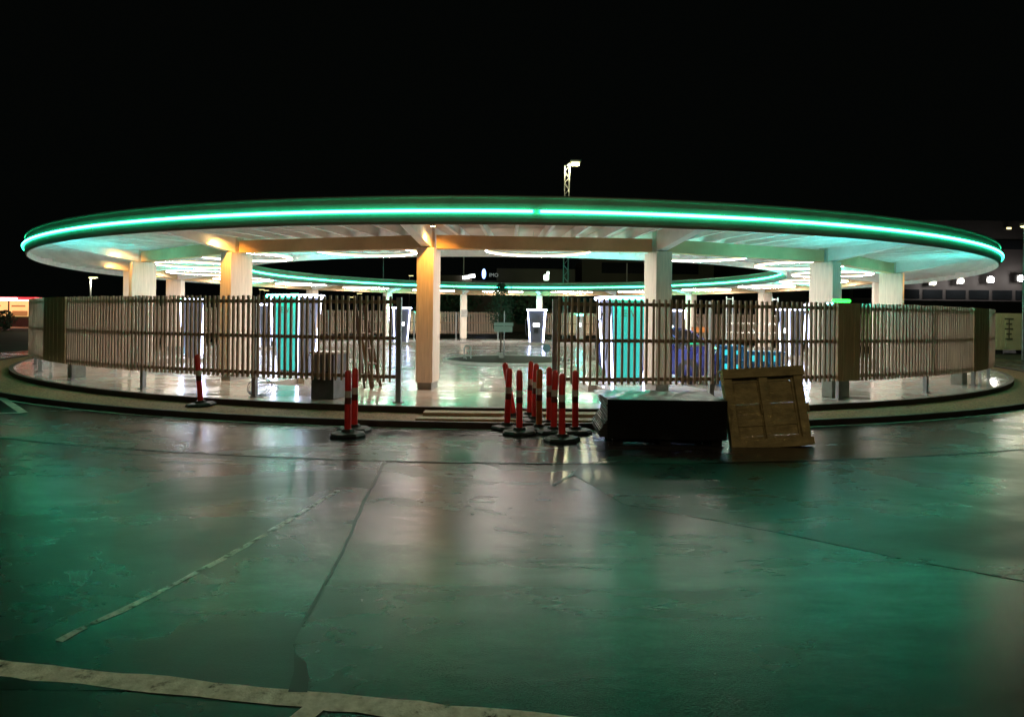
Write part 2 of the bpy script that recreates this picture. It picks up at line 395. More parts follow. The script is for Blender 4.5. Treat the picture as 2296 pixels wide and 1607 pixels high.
strip(mb, [(-25.6, 28.5), (-17.9, 23.5)], 0.15, 0.006); strip(mb, [(-24, 25.6), (-19, 25.2)], 0.13, 0.010)
struct(mb.build('parking_line', M_PAINTF))
# shallow mat of grass beyond the parking at the left and right
mb = MB()
for (x0, y0, x1, y1) in ((-90, 27, -22, 70), (24, 30, 60, 55)):
    mb.quad((x0, y0, 0.005), (x1, y0, 0.005), (x1, y1, 0.005), (x0, y1, 0.005))
struct(mb.build('lawn', M_DOOR))

# ------------------------------------------------------------------ canopy
R_COL, R_OUT, R_IN = 15.0, 17.75, 11.45
Z_BM0, Z_BM1, Z_SOF = 3.27, 3.57, 3.78
can = thing('canopy', 'huge ring-shaped timber canopy with glowing green edge strip over the charging yard', 'canopy', (0, 0, 0))
prof = [(-0.05, 3.425), (-0.03, 3.47), (-0.01, 3.54), (0.0, 3.60), (0.0, 3.71), (-0.012, 3.80), (-0.035, 3.895)]
for nm, R0, s in (('fascia', R_OUT, 1), ('fascia', R_IN, -1)):
    mb = MB(); N = 288
    for k in range(N):
        a, b = 360 * k / N, 360 * (k + 1) / N
        for (d0, z0), (d1, z1) in zip(prof[:-1], prof[1:]):
            mb.quad(pol(R0 + d0 * s, a, z0), pol(R0 + d0 * s, b, z0), pol(R0 + d1 * s, b, z1), pol(R0 + d1 * s, a, z1))
        mb.quad(pol(R0 - .05 * s, a, 3.425), pol(R0 - 0.072 * s, a, 3.425), pol(R0 - 0.072 * s, b, 3.425), pol(R0 - .05 * s, b, 3.425))
    mb.build(nm, M_FASCIA, can, smooth=True)
    mb = MB(); rim = [(-0.036, 3.896), (-0.012, 3.899), (-0.010, 3.93), (-0.03, 3.952), (-0.10, 3.962), (-0.4, 3.97), (-0.72, 3.972)]
    for k in range(N):
        a, b = 360 * k / N, 360 * (k + 1) / N
        for (d0, z0), (d1, z1) in zip(rim[:-1], rim[1:]):
            mb.quad(pol(R0 + d0 * s, a, z0), pol(R0 + d0 * s, b, z0), pol(R0 + d1 * s, b, z1), pol(R0 + d1 * s, a, z1))
    mb.build('roof_rim', M_RIMM, can, smooth=True)
    mb = MB()
    for k in range(N):
        a, b = 360 * k / N, 360 * (k + 1) / N
        mb.quad(pol(R0 - 0.073 * s, a, 3.426), pol(R0 - 0.073 * s, b, 3.426), pol(R0 - 0.072 * s, b, Z_SOF), pol(R0 - 0.072 * s, a, Z_SOF))
    mb.build('fascia_lining', M_RAFTER, can, smooth=True)
mb = MB(); ring_sheet(mb, R_IN + 0.7, R_OUT - 0.7, 3.972, n=180); mb.build('roof', M_ROOFM, can)
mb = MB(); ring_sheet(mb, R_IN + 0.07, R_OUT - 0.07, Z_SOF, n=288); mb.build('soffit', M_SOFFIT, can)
def led(R0, s, brk):
    N = 288; zc = 3.655
    a_s = brk + 0.22; a_e = brk + 360 - 0.22
    for sec, m in (([(0.052, -0.024), (0.057, -0.008), (0.057, 0.008), (0.052, 0.024)], M_LEDG), ([(-0.004, -0.027), (0.052, -0.0245)], M_LEDD), ([(0.052, 0.0245), (-0.004, 0.027)], M_LEDS)):
        mb = MB()
        for k in range(N):
            a, b = a_s + (a_e - a_s) * k / N, a_s + (a_e - a_s) * (k + 1) / N
            for (d0, z0), (d1, z1) in zip(sec[:-1], sec[1:]):
                mb.quad(pol(R0 + d0 * s, a, zc + z0), pol(R0 + d0 * s, b, zc + z0), pol(R0 + d1 * s, b, zc + z1), pol(R0 + d1 * s, a, zc + z1))
        mb.build('light_strip' if m is M_LEDG else 'strip_side', m, can, smooth=True)
led(R_OUT, 1, 1.35); led(R_IN, -1, 180.3)
# ring beam: one straight beam from column to column
for k in range(18):
    phi = COL0 + 10 + 20 * k
    mb = MB(); hl = R_COL * math.sin(R_(10)) - 0.17; rc = R_COL * math.cos(R_(10))
    mb.box(-hl, -rc - 0.12, Z_BM0, hl, -rc + 0.12, Z_BM1)
    if k == 0: beam0 = mb.build('ring_beam', M_BEAM, can, loc=(0, CY, 0), rotz=R_(phi))
    else:
        c = beam0.copy(); C.objects.link(c); c.parent = can; c.rotation_euler.z = R_(phi)
# columns with cantilever beams
mb = MB(); mb.box(-0.19, -15.32, 0.40 - 0.10, 0.19, -14.68, Z_BM0 - 0.002); mb.box(-0.10, -15.12, Z_BM0 - 0.003, 0.10, -14.88, Z_SOF - 0.003)
col0 = mb.build('column', M_GLULAM, can, loc=(0, CY, 0), rotz=R_(COL0), bevel=0.008)
mb = MB(); mb.box(-0.16, -15.28, PZ - 0.03, 0.16, -14.72, 0.302); foot0 = mb.build('footing', M_CONC, col0)
mb = MB()
def canti(mb, ra, rb, za, zb, w):
    mb.hexa([(-w, -rb, zb), (w, -rb, zb), (w, -ra, za), (-w, -ra, za)], [(-w, -rb, Z_SOF - .004), (w, -rb, Z_SOF - .004), (w, -ra, Z_SOF - .004), (-w, -ra, Z_SOF - .004)])
canti(mb, 15.125, 17.66, Z_BM0 + 0.004, 3.66, 0.10); canti(mb, 14.875, 11.54, Z_BM0 + 0.004, 3.66, 0.10)
ct0 = mb.build('cantilever_beam', M_RAFTER, can, loc=(0, CY, 0), rotz=R_(COL0))
for k in range(1, 18):
    rz = R_(COL0 + 20 * k)
    c = col0.copy(); C.objects.link(c); c.parent = can; c.rotation_euler.z = rz
    f = foot0.copy(); C.objects.link(f); f.parent = c
    c = ct0.copy(); C.objects.link(c); c.parent = can; c.rotation_euler.z = rz
# rafters: 7 per bay, the near half as parts, the rest as one
mb = MB(); canti(mb, 11.55, 17.66, Z_BM1 + 0.004, Z_BM1 + 0.004, 0.035)
raf = []
for k in range(18):
    for j in range(1, 8):
        phi = COL0 + 20 * k + 2.5 * j
        phi = (phi + 180) % 360 - 180
        raf.append(phi)
raf.sort(key=abs)
r0 = None; far = MB()
for i, phi in enumerate(raf):
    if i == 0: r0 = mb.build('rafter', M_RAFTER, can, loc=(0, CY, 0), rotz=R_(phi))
    elif i < 99:
        c = r0.copy(); C.objects.link(c); c.parent = can; c.rotation_euler.z = R_(phi)
    else:
        Mr = Matrix.Translation((0, CY, 0)) @ Matrix.Rotation(R_(phi), 4, 'Z')
        far.box(-0.035, -17.66, Z_BM1 + 0.004, 0.035, -11.55, Z_SOF - 0.004, Mr)
o = far.build('far_rafters', M_RAFTER, can); o['kind'] = 'stuff'

# concrete pads under the columns, reaching into the yard
mb = MB()
mb.hexa([(-1.25, -15.6, 0.0), (1.25, -15.6, 0.0), (1.0, -13.3, 0.0), (-1.0, -13.3, 0.0)], [(-1.25, -15.6, PZ - 0.004), (1.25, -15.6, PZ - 0.004), (1.0, -13.3, PZ - 0.004), (-1.0, -13.3, PZ - 0.004)])
pad0 = mb.build('column_pad', M_PLAT, loc=(0, CY, 0), rotz=R_(COL0), bevel=0.02); struct(pad0)
for k in range(1, 18):
    c = pad0.copy(); C.objects.link(c); c.rotation_euler.z = R_(COL0 + 20 * k); struct(c)
mb = MB()
mb.hexa([(-1.3, -14.0, 0.0), (1.3, -14.0, 0.0), (1.1, -12.0, 0.0), (-1.1, -12.0, 0.0)], [(-1.3, -14.0, PZ + .004), (1.3, -14.0, PZ + .004), (1.1, -12.0, PZ + .004), (-1.1, -12.0, PZ + .004)])
cpad = mb.build('charger_pad', M_PLAT, loc=(0, CY, 0), rotz=R_(-27.2)); struct(cpad)

# ------------------------------------------------------------------ ring lamps under the soffit
RINGLAB = {2.8: 'glowing ring lamp under the roof, above the open gap in the front fence',
    -17.2: 'glowing ring lamp just left of the orange column, nearest of the left side',
    22.8: 'glowing ring lamp right of the open gap, between the two wide green tinted columns',
    -37.2: 'glowing ring lamp between the left orange column and the pink column further left',
    42.8: 'glowing ring lamp right of the third column on the right side',
    -57.2: 'glowing ring lamp near the left end of the roof, behind the pink column',
    62.8: 'glowing ring lamp near the right end of the roof, between the rightmost columns',
    182.8: 'distant ring lamp above the far fence gap, right over the small sapling',
    162.8: 'distant ring lamp just right of the far charger that faces the gap',
    -157.2: 'distant ring lamp left of the far column with the grey box'}
mb = MB()
rl = thing('ring_lamp', '', 'ceiling lamp', pol(13.05, 2.8, 3.455), 0, 'ring lamps hung under the round canopy')
mb.lathe([(1.278, 0.030), (1.278, -0.012), (1.29, -0.024)], 64); mb.lathe([(1.342, 0.030), (1.342, -0.012), (1.33, -0.024)], 64)
mb.build('light_tube', M_RINGS, rl, smooth=True)
mb = MB(); mb.lathe([(1.29, -0.0245), (1.33, -0.0245)], 64); mb.build('light_tube', M_RING, rl)
mb = MB(); mb.lathe([(1.265, 0.022), (1.355, 0.022), (1.355, 0.06), (1.265, 0.06), (1.265, 0.022)], 64)
for k in range(3):
    a = 2 * PI * k / 3 + 0.4; mb.bar((1.31 * math.cos(a), 1.31 * math.sin(a), 0.06), (1.31 * math.cos(a), 1.31 * math.sin(a), 0.32), 0.012, 0.012)
mb.build('housing', M_HOUS, rl, smooth=True)
for k in range(18):
    phi = round((2.8 + 20 * k + 180) % 360 - 180, 1)
    lab = RINGLAB.get(phi, 'small glowing ring lamp seen edge-on under the %s %s of the round roof' % ('left' if phi < 0 else 'right', 'side' if abs(phi) < 110 else 'far part'))
    if k == 0: rl['label'] = lab
    else: dup(rl, pol(13.05, phi, 3.455), 0, lab)

# ------------------------------------------------------------------ warm spotlights beside some columns
def spot_light(name, loc, power, color, angle, blend, parent, rot=(0, 0, 0), size=0.04):
    d = bpy.data.lights.new(name, 'SPOT'); d.energy = power; d.color = color; d.spot_size = R_(angle); d.spot_blend = blend; d.shadow_soft_size = size
    o = bpy.data.objects.new(name, d); C.objects.link(o); o.location = loc; o.rotation_euler = rot; o.parent = parent
    return o
SPOTLAB = {-7.2: 'small warm spotlight beside the orange column at the fence gap', -27.2: 'small warm spotlight beside the orange column left of the middle',
    -47.2: 'small warm spotlight left of the pale pink column', -67.2: 'small warm spotlight near the left tip of the roof, lower of two',
    52.8: 'small warm spotlight beside the rightmost wide column', -87.2: 'small warm spotlight by the far left column', 72.8: 'small warm spotlight by the hindmost right column'}
sp0 = None
for phi, lab in SPOTLAB.items():
    s = 1 if phi < 0 else 1
    t = thing('spotlight', lab, 'spotlight', pol(15.85, phi) , R_(phi), 'warm spotlights beside the columns')
    mb = MB(); mb.lathe([(0.0, 3.775), (0.055, 3.775), (0.055, 3.66), (0.05, 3.655)], 14); b = mb.build('lamp_body', M_DSTEEL, t, smooth=True, loc=(0.30 if phi > -40 else 0.30, 0, 0))
    mb = MB(); mb.lathe([(0.0, 3.652), (0.048, 3.652), (0.046, 3.66)], 14); mb.build('lens', M_SPOT, t, loc=(0.30, 0, 0))
    spot_light('spot_beam', (0.30, 0.0, 3.63), 95 if phi in (-7.2, -27.2) else 45, (1.0, 0.45, 0.07), 115, 0.8, t, rot=(0.45, 0.12, 0))

# ------------------------------------------------------------------ chargers
def make_charger():
    t = thing('charging_station', '', 'charging station', (0, 0, 0), 0, 'charging stations with white glowing edges')
    H = 2.15; tw, td, bw, bd = 0.56, 0.40, 0.42, 0.30     # half sizes top / bottom
    g = 0.045
    mb = MB()
    mb.hexa([(-bw + g, -bd + g, 0), (bw - g, -bd + g, 0), (bw - g, bd - g, 0), (-bw + g, bd - g, 0)],
            [(-tw + g, -td + g, H - 0.06), (tw - g, -td + g, H - 0.06), (tw - g, td - g, H - 0.06), (-tw + g, td - g, H - 0.06)])
    mb.build('cabinet', M_CHGREY, t, bevel=0.01)
    # teal back (outer) panel, just proud of the cabinet
    mb = MB(); e = 0.012
    def bp(u, v, off):  # u -1..1, v 0..1 on the outer face (y negative = outwards)
        w = bw + (tw - bw) * v; d = bd + (td - bd) * v
        return Vector((u * (w - g - 0.05), -(d - g) - off, v * (H - 0.06)))
    mb.hexa([bp(-1, .05, e), bp(1, .05, e), bp(1, .05, 0.002), bp(-1, .05, 0.002)], [bp(-1, .95, e), bp(1, .95, e), bp(1, .95, .002), bp(-1, .95, .002)])
    back = mb.build('back_panel', M_TEAL, t)
    mb = MB()
    def mark(u0, v0, u1, v1, wd):
        a, b = bp(u0, v0, e + 0.004), bp(u1, v1, e + 0.004); mb.bar(a, b, wd, 0.004, (0, 1, 0))
    for v in (.80, .833, .866): mark(-.36, v, -.14, v, .02)
    mark(-.36, .795, -.36, .871, .022)
    mark(.10, .871, .22, .797, .022); mark(.34, .871, .22, .797, .022)
    mb.build('lettering', M_LETTER, back)
    # glowing legs at the four corners
    for sx in (-1, 1):
        for sy in (-1, 1):
            mb = MB(); mb.tube([(sx * bw, sy * bd, 0.04), (sx * (bw + (tw - bw) * .93), sy * (bd + (td - bd) * .93), H * .93), (sx * tw, sy * td, H - 0.03)], [0.026, 0.026, 0.026], 8)
            mb.build('glowing_edge', M_WLED, t, smooth=True)
    def rim(pts, m, nm):
        mb = MB(); mb.tube(pts, 0.045, 8); mb.build(nm, m, t, smooth=True)
    tw2, td2 = tw + 0.06, td + 0.04
    rim([(-tw2, -td2, H - .03), (tw2, -td2, H - .03)], M_GLED, 'green_top_bar')
    rim([(tw2, -td2 + .09, H - .03), (tw2, td2, H - .03), (-tw2, td2, H - .03), (-tw2, -td2 + .09, H - .03)], M_WLED, 'white_top_bar')
    mb = MB(); mb.box(-tw - 0.02, -td - 0.0, H - 0.062, tw + 0.02, td, H - 0.005); mb.build('top_cover', M_CHGREY, t)
    mb = MB(); mb.box(-tw + .1, -td + .08, H - .004, tw - .1, td - .08, H + .006); mb.build('lit_top_panel', M_TOPL, t)
    # screen and socket on the yard side
    def fp(u, z, off): 
        v = z / H; w = bw + (tw - bw) * v; d = bd + (td - bd) * v
        return Vector((u * w, (d - g) + off, z))
    mb = MB(); mb.hexa([fp(-.42, 1.02, .004), fp(.42, 1.02, .004), fp(.42, 1.02, .02), fp(-.42, 1.02, .02)], [fp(-.42, 1.24, .004), fp(.42, 1.24, .004), fp(.42, 1.24, .02), fp(-.42, 1.24, .02)]); mb.build('screen', M_SCREEN, t)
    mb = MB(); mb.hexa([fp(-.3, .62, .004), fp(.3, .62, .004), fp(.3, .62, .02), fp(-.3, .62, .02)], [fp(-.3, .9, .004), fp(.3, .9, .004), fp(.3, .9, .02), fp(-.3, .9, .02)]); mb.build('socket_panel', M_BLACK, t)
    for sx in (-1, 1):
        mb = MB(); mb.tube([(sx * (tw + .02), 0.0, 1.75), (sx * (tw + .16), 0.02, 1.4), (sx * (tw + .2), 0.03, 0.9), (sx * (tw + .1), 0.03, .45), (sx * (bw + .06), 0.02, .55), (sx * (bw + .03), 0.0, .95)], 0.017, 6)
        mb.build('charging_cable', M_BLACK, t, smooth=True)
    return t
CHL = {-27.2: 'charging station with green top behind the left front fence, left of the fence gap',
    12.8: 'charging station with turquoise back behind the first column right of the gap',
    -67.2: 'green-topped charging station behind the fence between the two left columns',
    52.8: 'charging station whose bright green top shows over the fence by the right column',
    172.8: 'distant charging station facing us in the middle, framed in bright white with lit screen',
    -147.2: 'distant charging station seen just left of the orange column at the gap',
    92.8: 'charging station on the right flank of the yard behind the blue car',
    132.8: 'far charging station at the back right of the yard', -107.2: 'far charging station at the back left of the yard'}
ch0 = make_charger()
for i, (phi, lab) in enumerate(CHL.items()):
    if i == 0:
        place(ch0, pol(13.05, phi, PZ), R_(phi - 3)); ch0['label'] = lab
    else:
        dup(ch0, pol(13.05, phi, PZ), R_(phi), lab)
        c = cpad.copy(); C.objects.link(c); c.rotation_euler.z = R_(phi); struct(c)

# ------------------------------------------------------------------ fences
def fence(label, a0, a1, solids, name='slatted_fence', flip=1):
    mid = (a0 + a1) / 2
    t = thing(name, label, 'fence', (0, 0, 0), 0, 'curved slatted fences around the yard')
    RF = 17.6; step = 0.118 / RF * 180 / PI
    posts = []; k = 0
    a = a0
    while a < a1 - 0.5: posts.append(a); a += 10
    posts.append(a1)
    for i in range(len(posts) - 1):
        p, q = posts[i], posts[i + 1]
        mb = MB(); a = p + step / 2; cnt = 0
        while a < q - 0.05:
            if not any(s0 < a < s1 for s0, s1 in solids):
                Mr = Matrix.Translation((0, CY, 0)) @ Matrix.Rotation(R_(a + random.uniform(-.03, .03)), 4, 'Z')
                j = random.uniform(-.008, .008)
                mb.box(-0.019, -RF - 0.022, 0.54 + j, 0.019, -RF + 0.022, 2.12 + j, Mr)
            a += step
        if mb.v: mb.build('slat_panel', M_SLAT, t)
        for z in (0.60, 1.31, 1.98):
            mb = MB(); ring_box(mb, RF - 0.065, RF - 0.024, z, z + 0.065, p + 0.12, q - 0.12, 8)
            mb.build('rail', M_RAIL, t)
    for (s0, s1) in solids:
        mb = MB(); n = max(2, int((s1 - s0) / 0.45)); w = (s1 - s0) / n
        for k in range(n): ring_box(mb, RF - 0.034, RF + 0.03 + 0.004 * (k % 2), 0.54, 2.12, s0 + w * k + 0.008, s0 + w * (k + 1) - 0.008, 1)
        mb.build('boarded_panel', M_PANEL, t)
    for p in posts:
        Mr = Matrix.Translation((0, CY, 0)) @ Matrix.Rotation(R_(p), 4, 'Z')
        mb = MB(); mb.box(-0.045, -RF + 0.09, PZ, 0.045, -RF + 0.17, 2.10, Mr); mb.box(-0.09, -RF + 0.06, PZ, 0.09, -RF + 0.2, PZ + 0.015, Mr)
        mb.build('post', M_STEEL, t)
    return t
fence('brown slatted fence curving left from the front gap round to the back of the yard', -167.1 - 9.6, -7.1 + .2, [(-42.3, -36.9), (-163.2, -154.6)])
fence('brown slatted fence curving right from the front gap round past the blue car', 2.6, 172.6, [(21.9, 23.9), (40.4, 45.8), (160.8, 166.4)])

# slim charging cabinets standing just inside the boarded fence panels, lit green on top
def make_slim():
    t = thing('slim_charger', '', 'charging cabinet', (0, 0, 0), 0, 'slim charging cabinets inside the fence')
    mb = MB(); mb.box(-.26, -.13, 0, .26, .13, 1.96); mb.build('cabinet', M_CONC, t, bevel=.015)
    mb = MB(); mb.tube([(-.24, -.12, 2.03), (.24, -.12, 2.03)], .035, 8); mb.build('green_top_bar', M_GLED2, t, smooth=True)
    mb = MB(); mb.box(-.22, -.05, 1.962, .22, .12, 1.98); mb.build('lit_top_panel', M_TOPL2, t)
    mb = MB(); mb.box(-.12, .131, 1.1, .12, .14, 1.35); mb.build('screen', M_SCREEN, t)
    return t
SLM = {23.7: 'slim cabinet whose green glowing top shows over the boarded fence panel on the right', 43.2: 'slim cabinet behind the boarded panel near the right end of the fence',
       -39.5: 'slim cabinet behind the wide boarded panel near the left end of the fence', -158.9: 'distant slim cabinet before a pink boarded panel behind the orange column', 163.6: 'distant slim cabinet before a boarded panel right of the far charger'}
sl0 = make_slim()
for i, (phi, lab) in enumerate(SLM.items()):
    if i == 0: place(sl0, pol(17.12, phi, PZ), R_(phi)); sl0['label'] = lab
    else: dup(sl0, pol(17.12, phi, PZ), R_(phi), lab).scale.z = 0.93

# ------------------------------------------------------------------ delineator posts
def make_delin(name, col, tall=0.93):
    t = thing(name, '', 'delineator post', (0, 0, 0), 0, 'red warning posts with black rubber feet')
    mb = MB(); pr = [(0.0, 0.0), (0.23, 0.0), (0.235, 0.03), (0.21, 0.06), (0.09, 0.075), (0.075, 0.11), (0.0, 0.11)]
    mb.lathe(pr, 8, Matrix.Scale(1.15, 4, (1, 0, 0)) @ Matrix.Rotation(R_(22.5), 4, 'Z')); mb.build('rubber_foot', M_RUBBER, t)
    L = tall - 0.07; z0 = 0.07
    def seg(a, b, m, nm, r=0.048, cap=False):
        mb = MB(); pr = [(r, z0 + L * a), (r, z0 + L * b)]
        if cap: pr += [(r * .8, z0 + L * b + .012), (0, z0 + L * b + .014)]
        mb.lathe(pr, 16); mb.build(nm, m, t, smooth=True)
    seg(0, .47, col, 'post_tube'); seg(.47, .575, M_DBAND, 'dark_band', .0495); seg(.575, .69, M_REFL, 'grey_band', .0495); seg(.69, 1.0, col, 'post_tube', cap=True)
    mb = MB(); mb.bar((0, 0, z0 + L + .008), (0, 0, z0 + L + .03), .05, .02); mb.build('grip', col, t)
    return t
D0 = make_delin('delineator_post', M_RED); DO = make_delin('delineator_post', M_ORANGE)
DL = [ # x, y, z, tilt(x,y), label
    (-2.36, 9.30, 0, (0, 0), 'red warning post standing right in front of another, left of the group, on the road'),
    (-2.37, 9.72, 0, (0, .01), 'red warning post half hidden behind the front one of the isolated pair'),
    (-5.72, 11.85, .05, (.03, -.07), 'lone red warning post leaning on the gravel at far left'),
    (-0.06, 10.05, 0, (.02, .03), 'leftmost upright red post of the crowded group'),
    (0.06, 10.75, .05, (.05, -.18), 'red post leaning sharply left behind the leftmost upright one'),
    (0.13, 9.62, 0, (0, -.01), 'bright red post at front left of the group with its foot clear'),
    (0.31, 10.75, .06, (-.02, .02), 'tallest looking red post of the group, standing on the gravel behind'),
    (0.38, 10.4, .05, (0, .02), 'red post mostly hidden behind the orange one'),
    (0.62, 10.35, 0, (.01, -.01), 'red post right of the orange one, set back'),
    (0.65, 9.72, 0, (0, .015), 'red post in front of the set back one, right half of the group'),
    (0.73, 9.12, 0, (0, -.01), 'dark red post nearest to the camera at front right of the group'),
    (0.98, 9.75, 0, (0, -.01), 'rightmost red post, next to the black stack')]
first = True
for (x, y, z, tl, lab) in DL:
    rot = (tl[0], tl[1], random.uniform(0, 3))
    rot = (Matrix.Rotation(tl[1], 3, 'Y') @ Matrix.Rotation(tl[0], 3, 'X') @ Matrix.Rotation(random.uniform(0, .8), 3, 'Z')).to_euler()
    if first: place(D0, (x, y, z + .003), rot=rot); D0['label'] = lab; first = False
    else: dup(D0, (x, y, z + .003), label=lab, rot=rot)
place(DO, (0.435, 9.92, .003), .3); DO['label'] = 'faded orange post among the red warning posts'

# ------------------------------------------------------------------ black stack of sheets, pallet, steps
t = thing('sheet_stack', 'knee-high black wrapped stack of sheets on a pallet beside the leaning wooden pallet', 'stack', (1.30, 8.78, 0), R_(-1.5))
mb = MB(); z = 0.13; n = 26
for k in range(n):
    h = 0.505 / n; f = k / n
    ox = -0.14 * (1 - f) ** 1.3 - .03 * math.sin(f * 9) + random.uniform(-.014, .014); oy = random.uniform(-.006, .006)
    mb.box(ox + .06, oy, z, 1.62 + ox * .3, 1.05 + oy, z + h - .003); z += h
mb.build('sheets', M_SHEET, t)
mb = MB()
# film over top and front with folds
nx, nz = 40, 8
def fr(i, j):
    x = 0.02 + 1.62 * i / nx; zz = 0.12 + 0.53 * j / nz
    return Vector((x, -0.02 - 0.006 * math.sin(i * .5 + .6 * j) * (1 - j / nz), zz))
g = [[fr(i, j) for j in range(nz + 1)] for i in range(nx + 1)]
for i in range(nx):
    for j in range(nz): mb.quad(g[i][j], g[i + 1][j], g[i + 1][j + 1], g[i][j + 1])
ny = 14
gt = [[(g[i][nz] if j == 0 else Vector((g[i][nz].x - (0.1 * (1 - i / nx) if i < 4 else 0) * j / ny, 0.0 + 1.06 * j / ny, 0.652 + .010 * math.sin(i * .35 + j * .5) + .006 * math.sin(i * .9 - j * .7)))) for j in range(ny + 1)] for i in range(nx + 1)]
for i in range(nx):
    for j in range(ny): mb.quad(gt[i][j], gt[i + 1][j], gt[i + 1][j + 1], gt[i][j + 1])
mb.build('wrapping_film', M_FOIL, t, smooth=True)
mb = MB()
for y in (0.04, 0.48, 0.92): mb.box(0.05, y, 0.0, 1.62, y + .1, 0.022)
for y in (0.04, 0.48, 0.92):
    for x in (0.1, 0.75, 1.45): mb.box(x, y, 0.023, x + .14, y + .1, 0.1)
mb.box(0.03, 0.02, 0.101, 1.63, 1.04, 0.127)
mb.build('base_pallet', M_BLACK, t)

pal = thing('wooden_pallet', 'weathered brown wooden pallet stood on edge, leaning at the right end of the black stack', 'pallet', (3.62, 8.86, 0.0), 0)
pal.rotation_euler = (Matrix.Rotation(R_(4), 3, 'Z') @ Matrix.Rotation(R_(-13), 3, 'X') @ Matrix.Rotation(R_(-3.2), 3, 'Y')).to_euler()
W, Hh = 0.575, 1.08
mb = MB()   # the deck boards lie at the back (y > 0.1), seen from underneath
zz = 0.0
for k in range(7):
    w = [.16, .135, .16, .135, .16, .135, .16][k]; mb.box(-W, 0.058 + .016 * (k % 2), zz, W, 0.092, zz + w + .003); zz += w + .0055
mb.build('deck_board', M_PALLET, pal)
mb = MB()
for x in (-W, -.07, W - .145): mb.box(x, 0.045, 0.0, x + .145, 0.0575, Hh)
mb.build('stringer_board', M_PALLET, pal)
mb = MB()
for x in (-W + .002, -.072, W - .10):
    for z in (0.002, Hh / 2 - .07, Hh - .13): mb.box(x, 0.0235, z, x + (.145 if x > -.2 and x < .2 else .1), 0.0445, z + .13)
for z in (0.01, Hh / 2 - .06, Hh - .10): mb.box(W + .003, .04, z, W + .06, .13, z + .11)
mb.build('block', M_PALLET, pal)
mb = MB()
mb.box(-W, 0.0, 0.0, -W + .12, 0.022, Hh); mb.box(W - .12, 0.0, 0.0, W, 0.022, Hh); mb.box(-.06, 0.0, 0.0, .06, 0.022, Hh)
mb.box(-W + .121, 0.0, 0.0, -.061, 0.021, .12); mb.box(.061, 0.0, 0.0, W - .121, 0.021, .12)
mb.box(-W - .01, -.03, Hh + .003, W + .03, 0.15, Hh + .03); mb.box(-W - .01, -.03, Hh - .10, W + .03, -.004, Hh + .002)
mb.build('base_board', M_PALLET, pal)

t = thing('timber_step', 'pair of long pale timber steps laid across the gravel in front of the gap', 'step', (0, 0, 0))
mb = MB(); mb.box(-1.50, 10.93, 0.06, 1.6, 11.22, 0.12); mb.build('upper_plank', M_TIMBER, t, bevel=.006)
mb = MB(); mb.box(-1.55, 10.42, 0.055, 1.6, 10.66, 0.098); mb.build('lower_plank', M_TIMBER, t, bevel=.006)
for x in (-1.4, 0, 1.45):
    mb = MB(); mb.box(x, 10.48, 0.015, x + .08, 11.2, 0.055); mb.build('bearer', M_EDGE, t)

# ------------------------------------------------------------------ cabinet, cable coil, stepladder behind the left fence
t = thing('metal_cabinet', 'knee-high grey metal cabinet behind the left fence near the gap', 'cabinet', (-3.62, 12.30, PZ), R_(-14))
mb = MB(); mb.box(-.24, 0, 0, .24, .55, .86); mb.build('cabinet_body', mat('brushed_cabinet', (0.2, 0.2, 0.2), 0.3, metal=.8, var=.3, vscale=4), t, bevel=.008)
mb = MB(); mb.box(-.27, -.03, .862, .27, .58, .90); mb.build('lid', mat('lit_tone_lid', (0.55, 0.5, 0.4), .5), t)  # yellow light along the lid edge is put into its pale colour
mb = MB(); mb.box(.05, -.012, .5, .16, -.001, .53); mb.build('handle', M_BLACK, t)
t = thing('cable_coil', 'loose coil of thin black cable on the platform under the left fence', 'cable', (-5.02, 12.72, PZ), 0)
for q in range(4):
    mb = MB(); pts = []
    rr = .21 + .02 * q; tilt = 0.9 - .2 * q
    for k in range(48):
        a = 2 * PI * k / 48
        pts.append((rr * 0.95 * math.cos(a) + .03 * q, rr * math.sin(a) * math.cos(tilt) + .05 * q, .012 + rr * .98 + rr * math.sin(a) * math.sin(tilt) + .004 * math.sin(5 * a + q) - .02 * q * (1 - math.sin(a))*0))
    zmin = min(p[2] for p in pts)
    pts = [(a, b, c - zmin + .01) for a, b, c in pts]
    mb.tube(pts, .008, 6, closed=True); mb.build('cable_loop', M_BLACK, t, smooth=True)
M_LADD = mat('dark_ladder_wood', (0.09, 0.06, 0.045), 0.7)
t = thing('stepladder', 'dark wooden stepladder leaning inside the left fence beside the gap', 'ladder', (-3.25, 14.6, .02), R_(8))
for s in (-.2, .2):
    mb = MB(); mb.bar((-.22 + s * .4, s, 1.98), (.22 + s * .4, s * 1.3 - .2, 0), .07, .03); mb.build('rail', M_LADD, t)
    mb = MB(); mb.bar((-.22 + s * .4, s + .05, 1.95), (-.05 + s * .4, s * 1.3 + .9, 0), .05, .03); mb.build('back_leg', M_LADD, t)
for k in range(5):
    f = .15 + .17 * k
    mb = MB(); mb.box(.22 - .44 * f - .1, -.26 + 0 * f, 1.98 * f, .22 - .44 * f + .1, .2, 1.98 * f + .03); mb.build('tread', M_LADD, t)

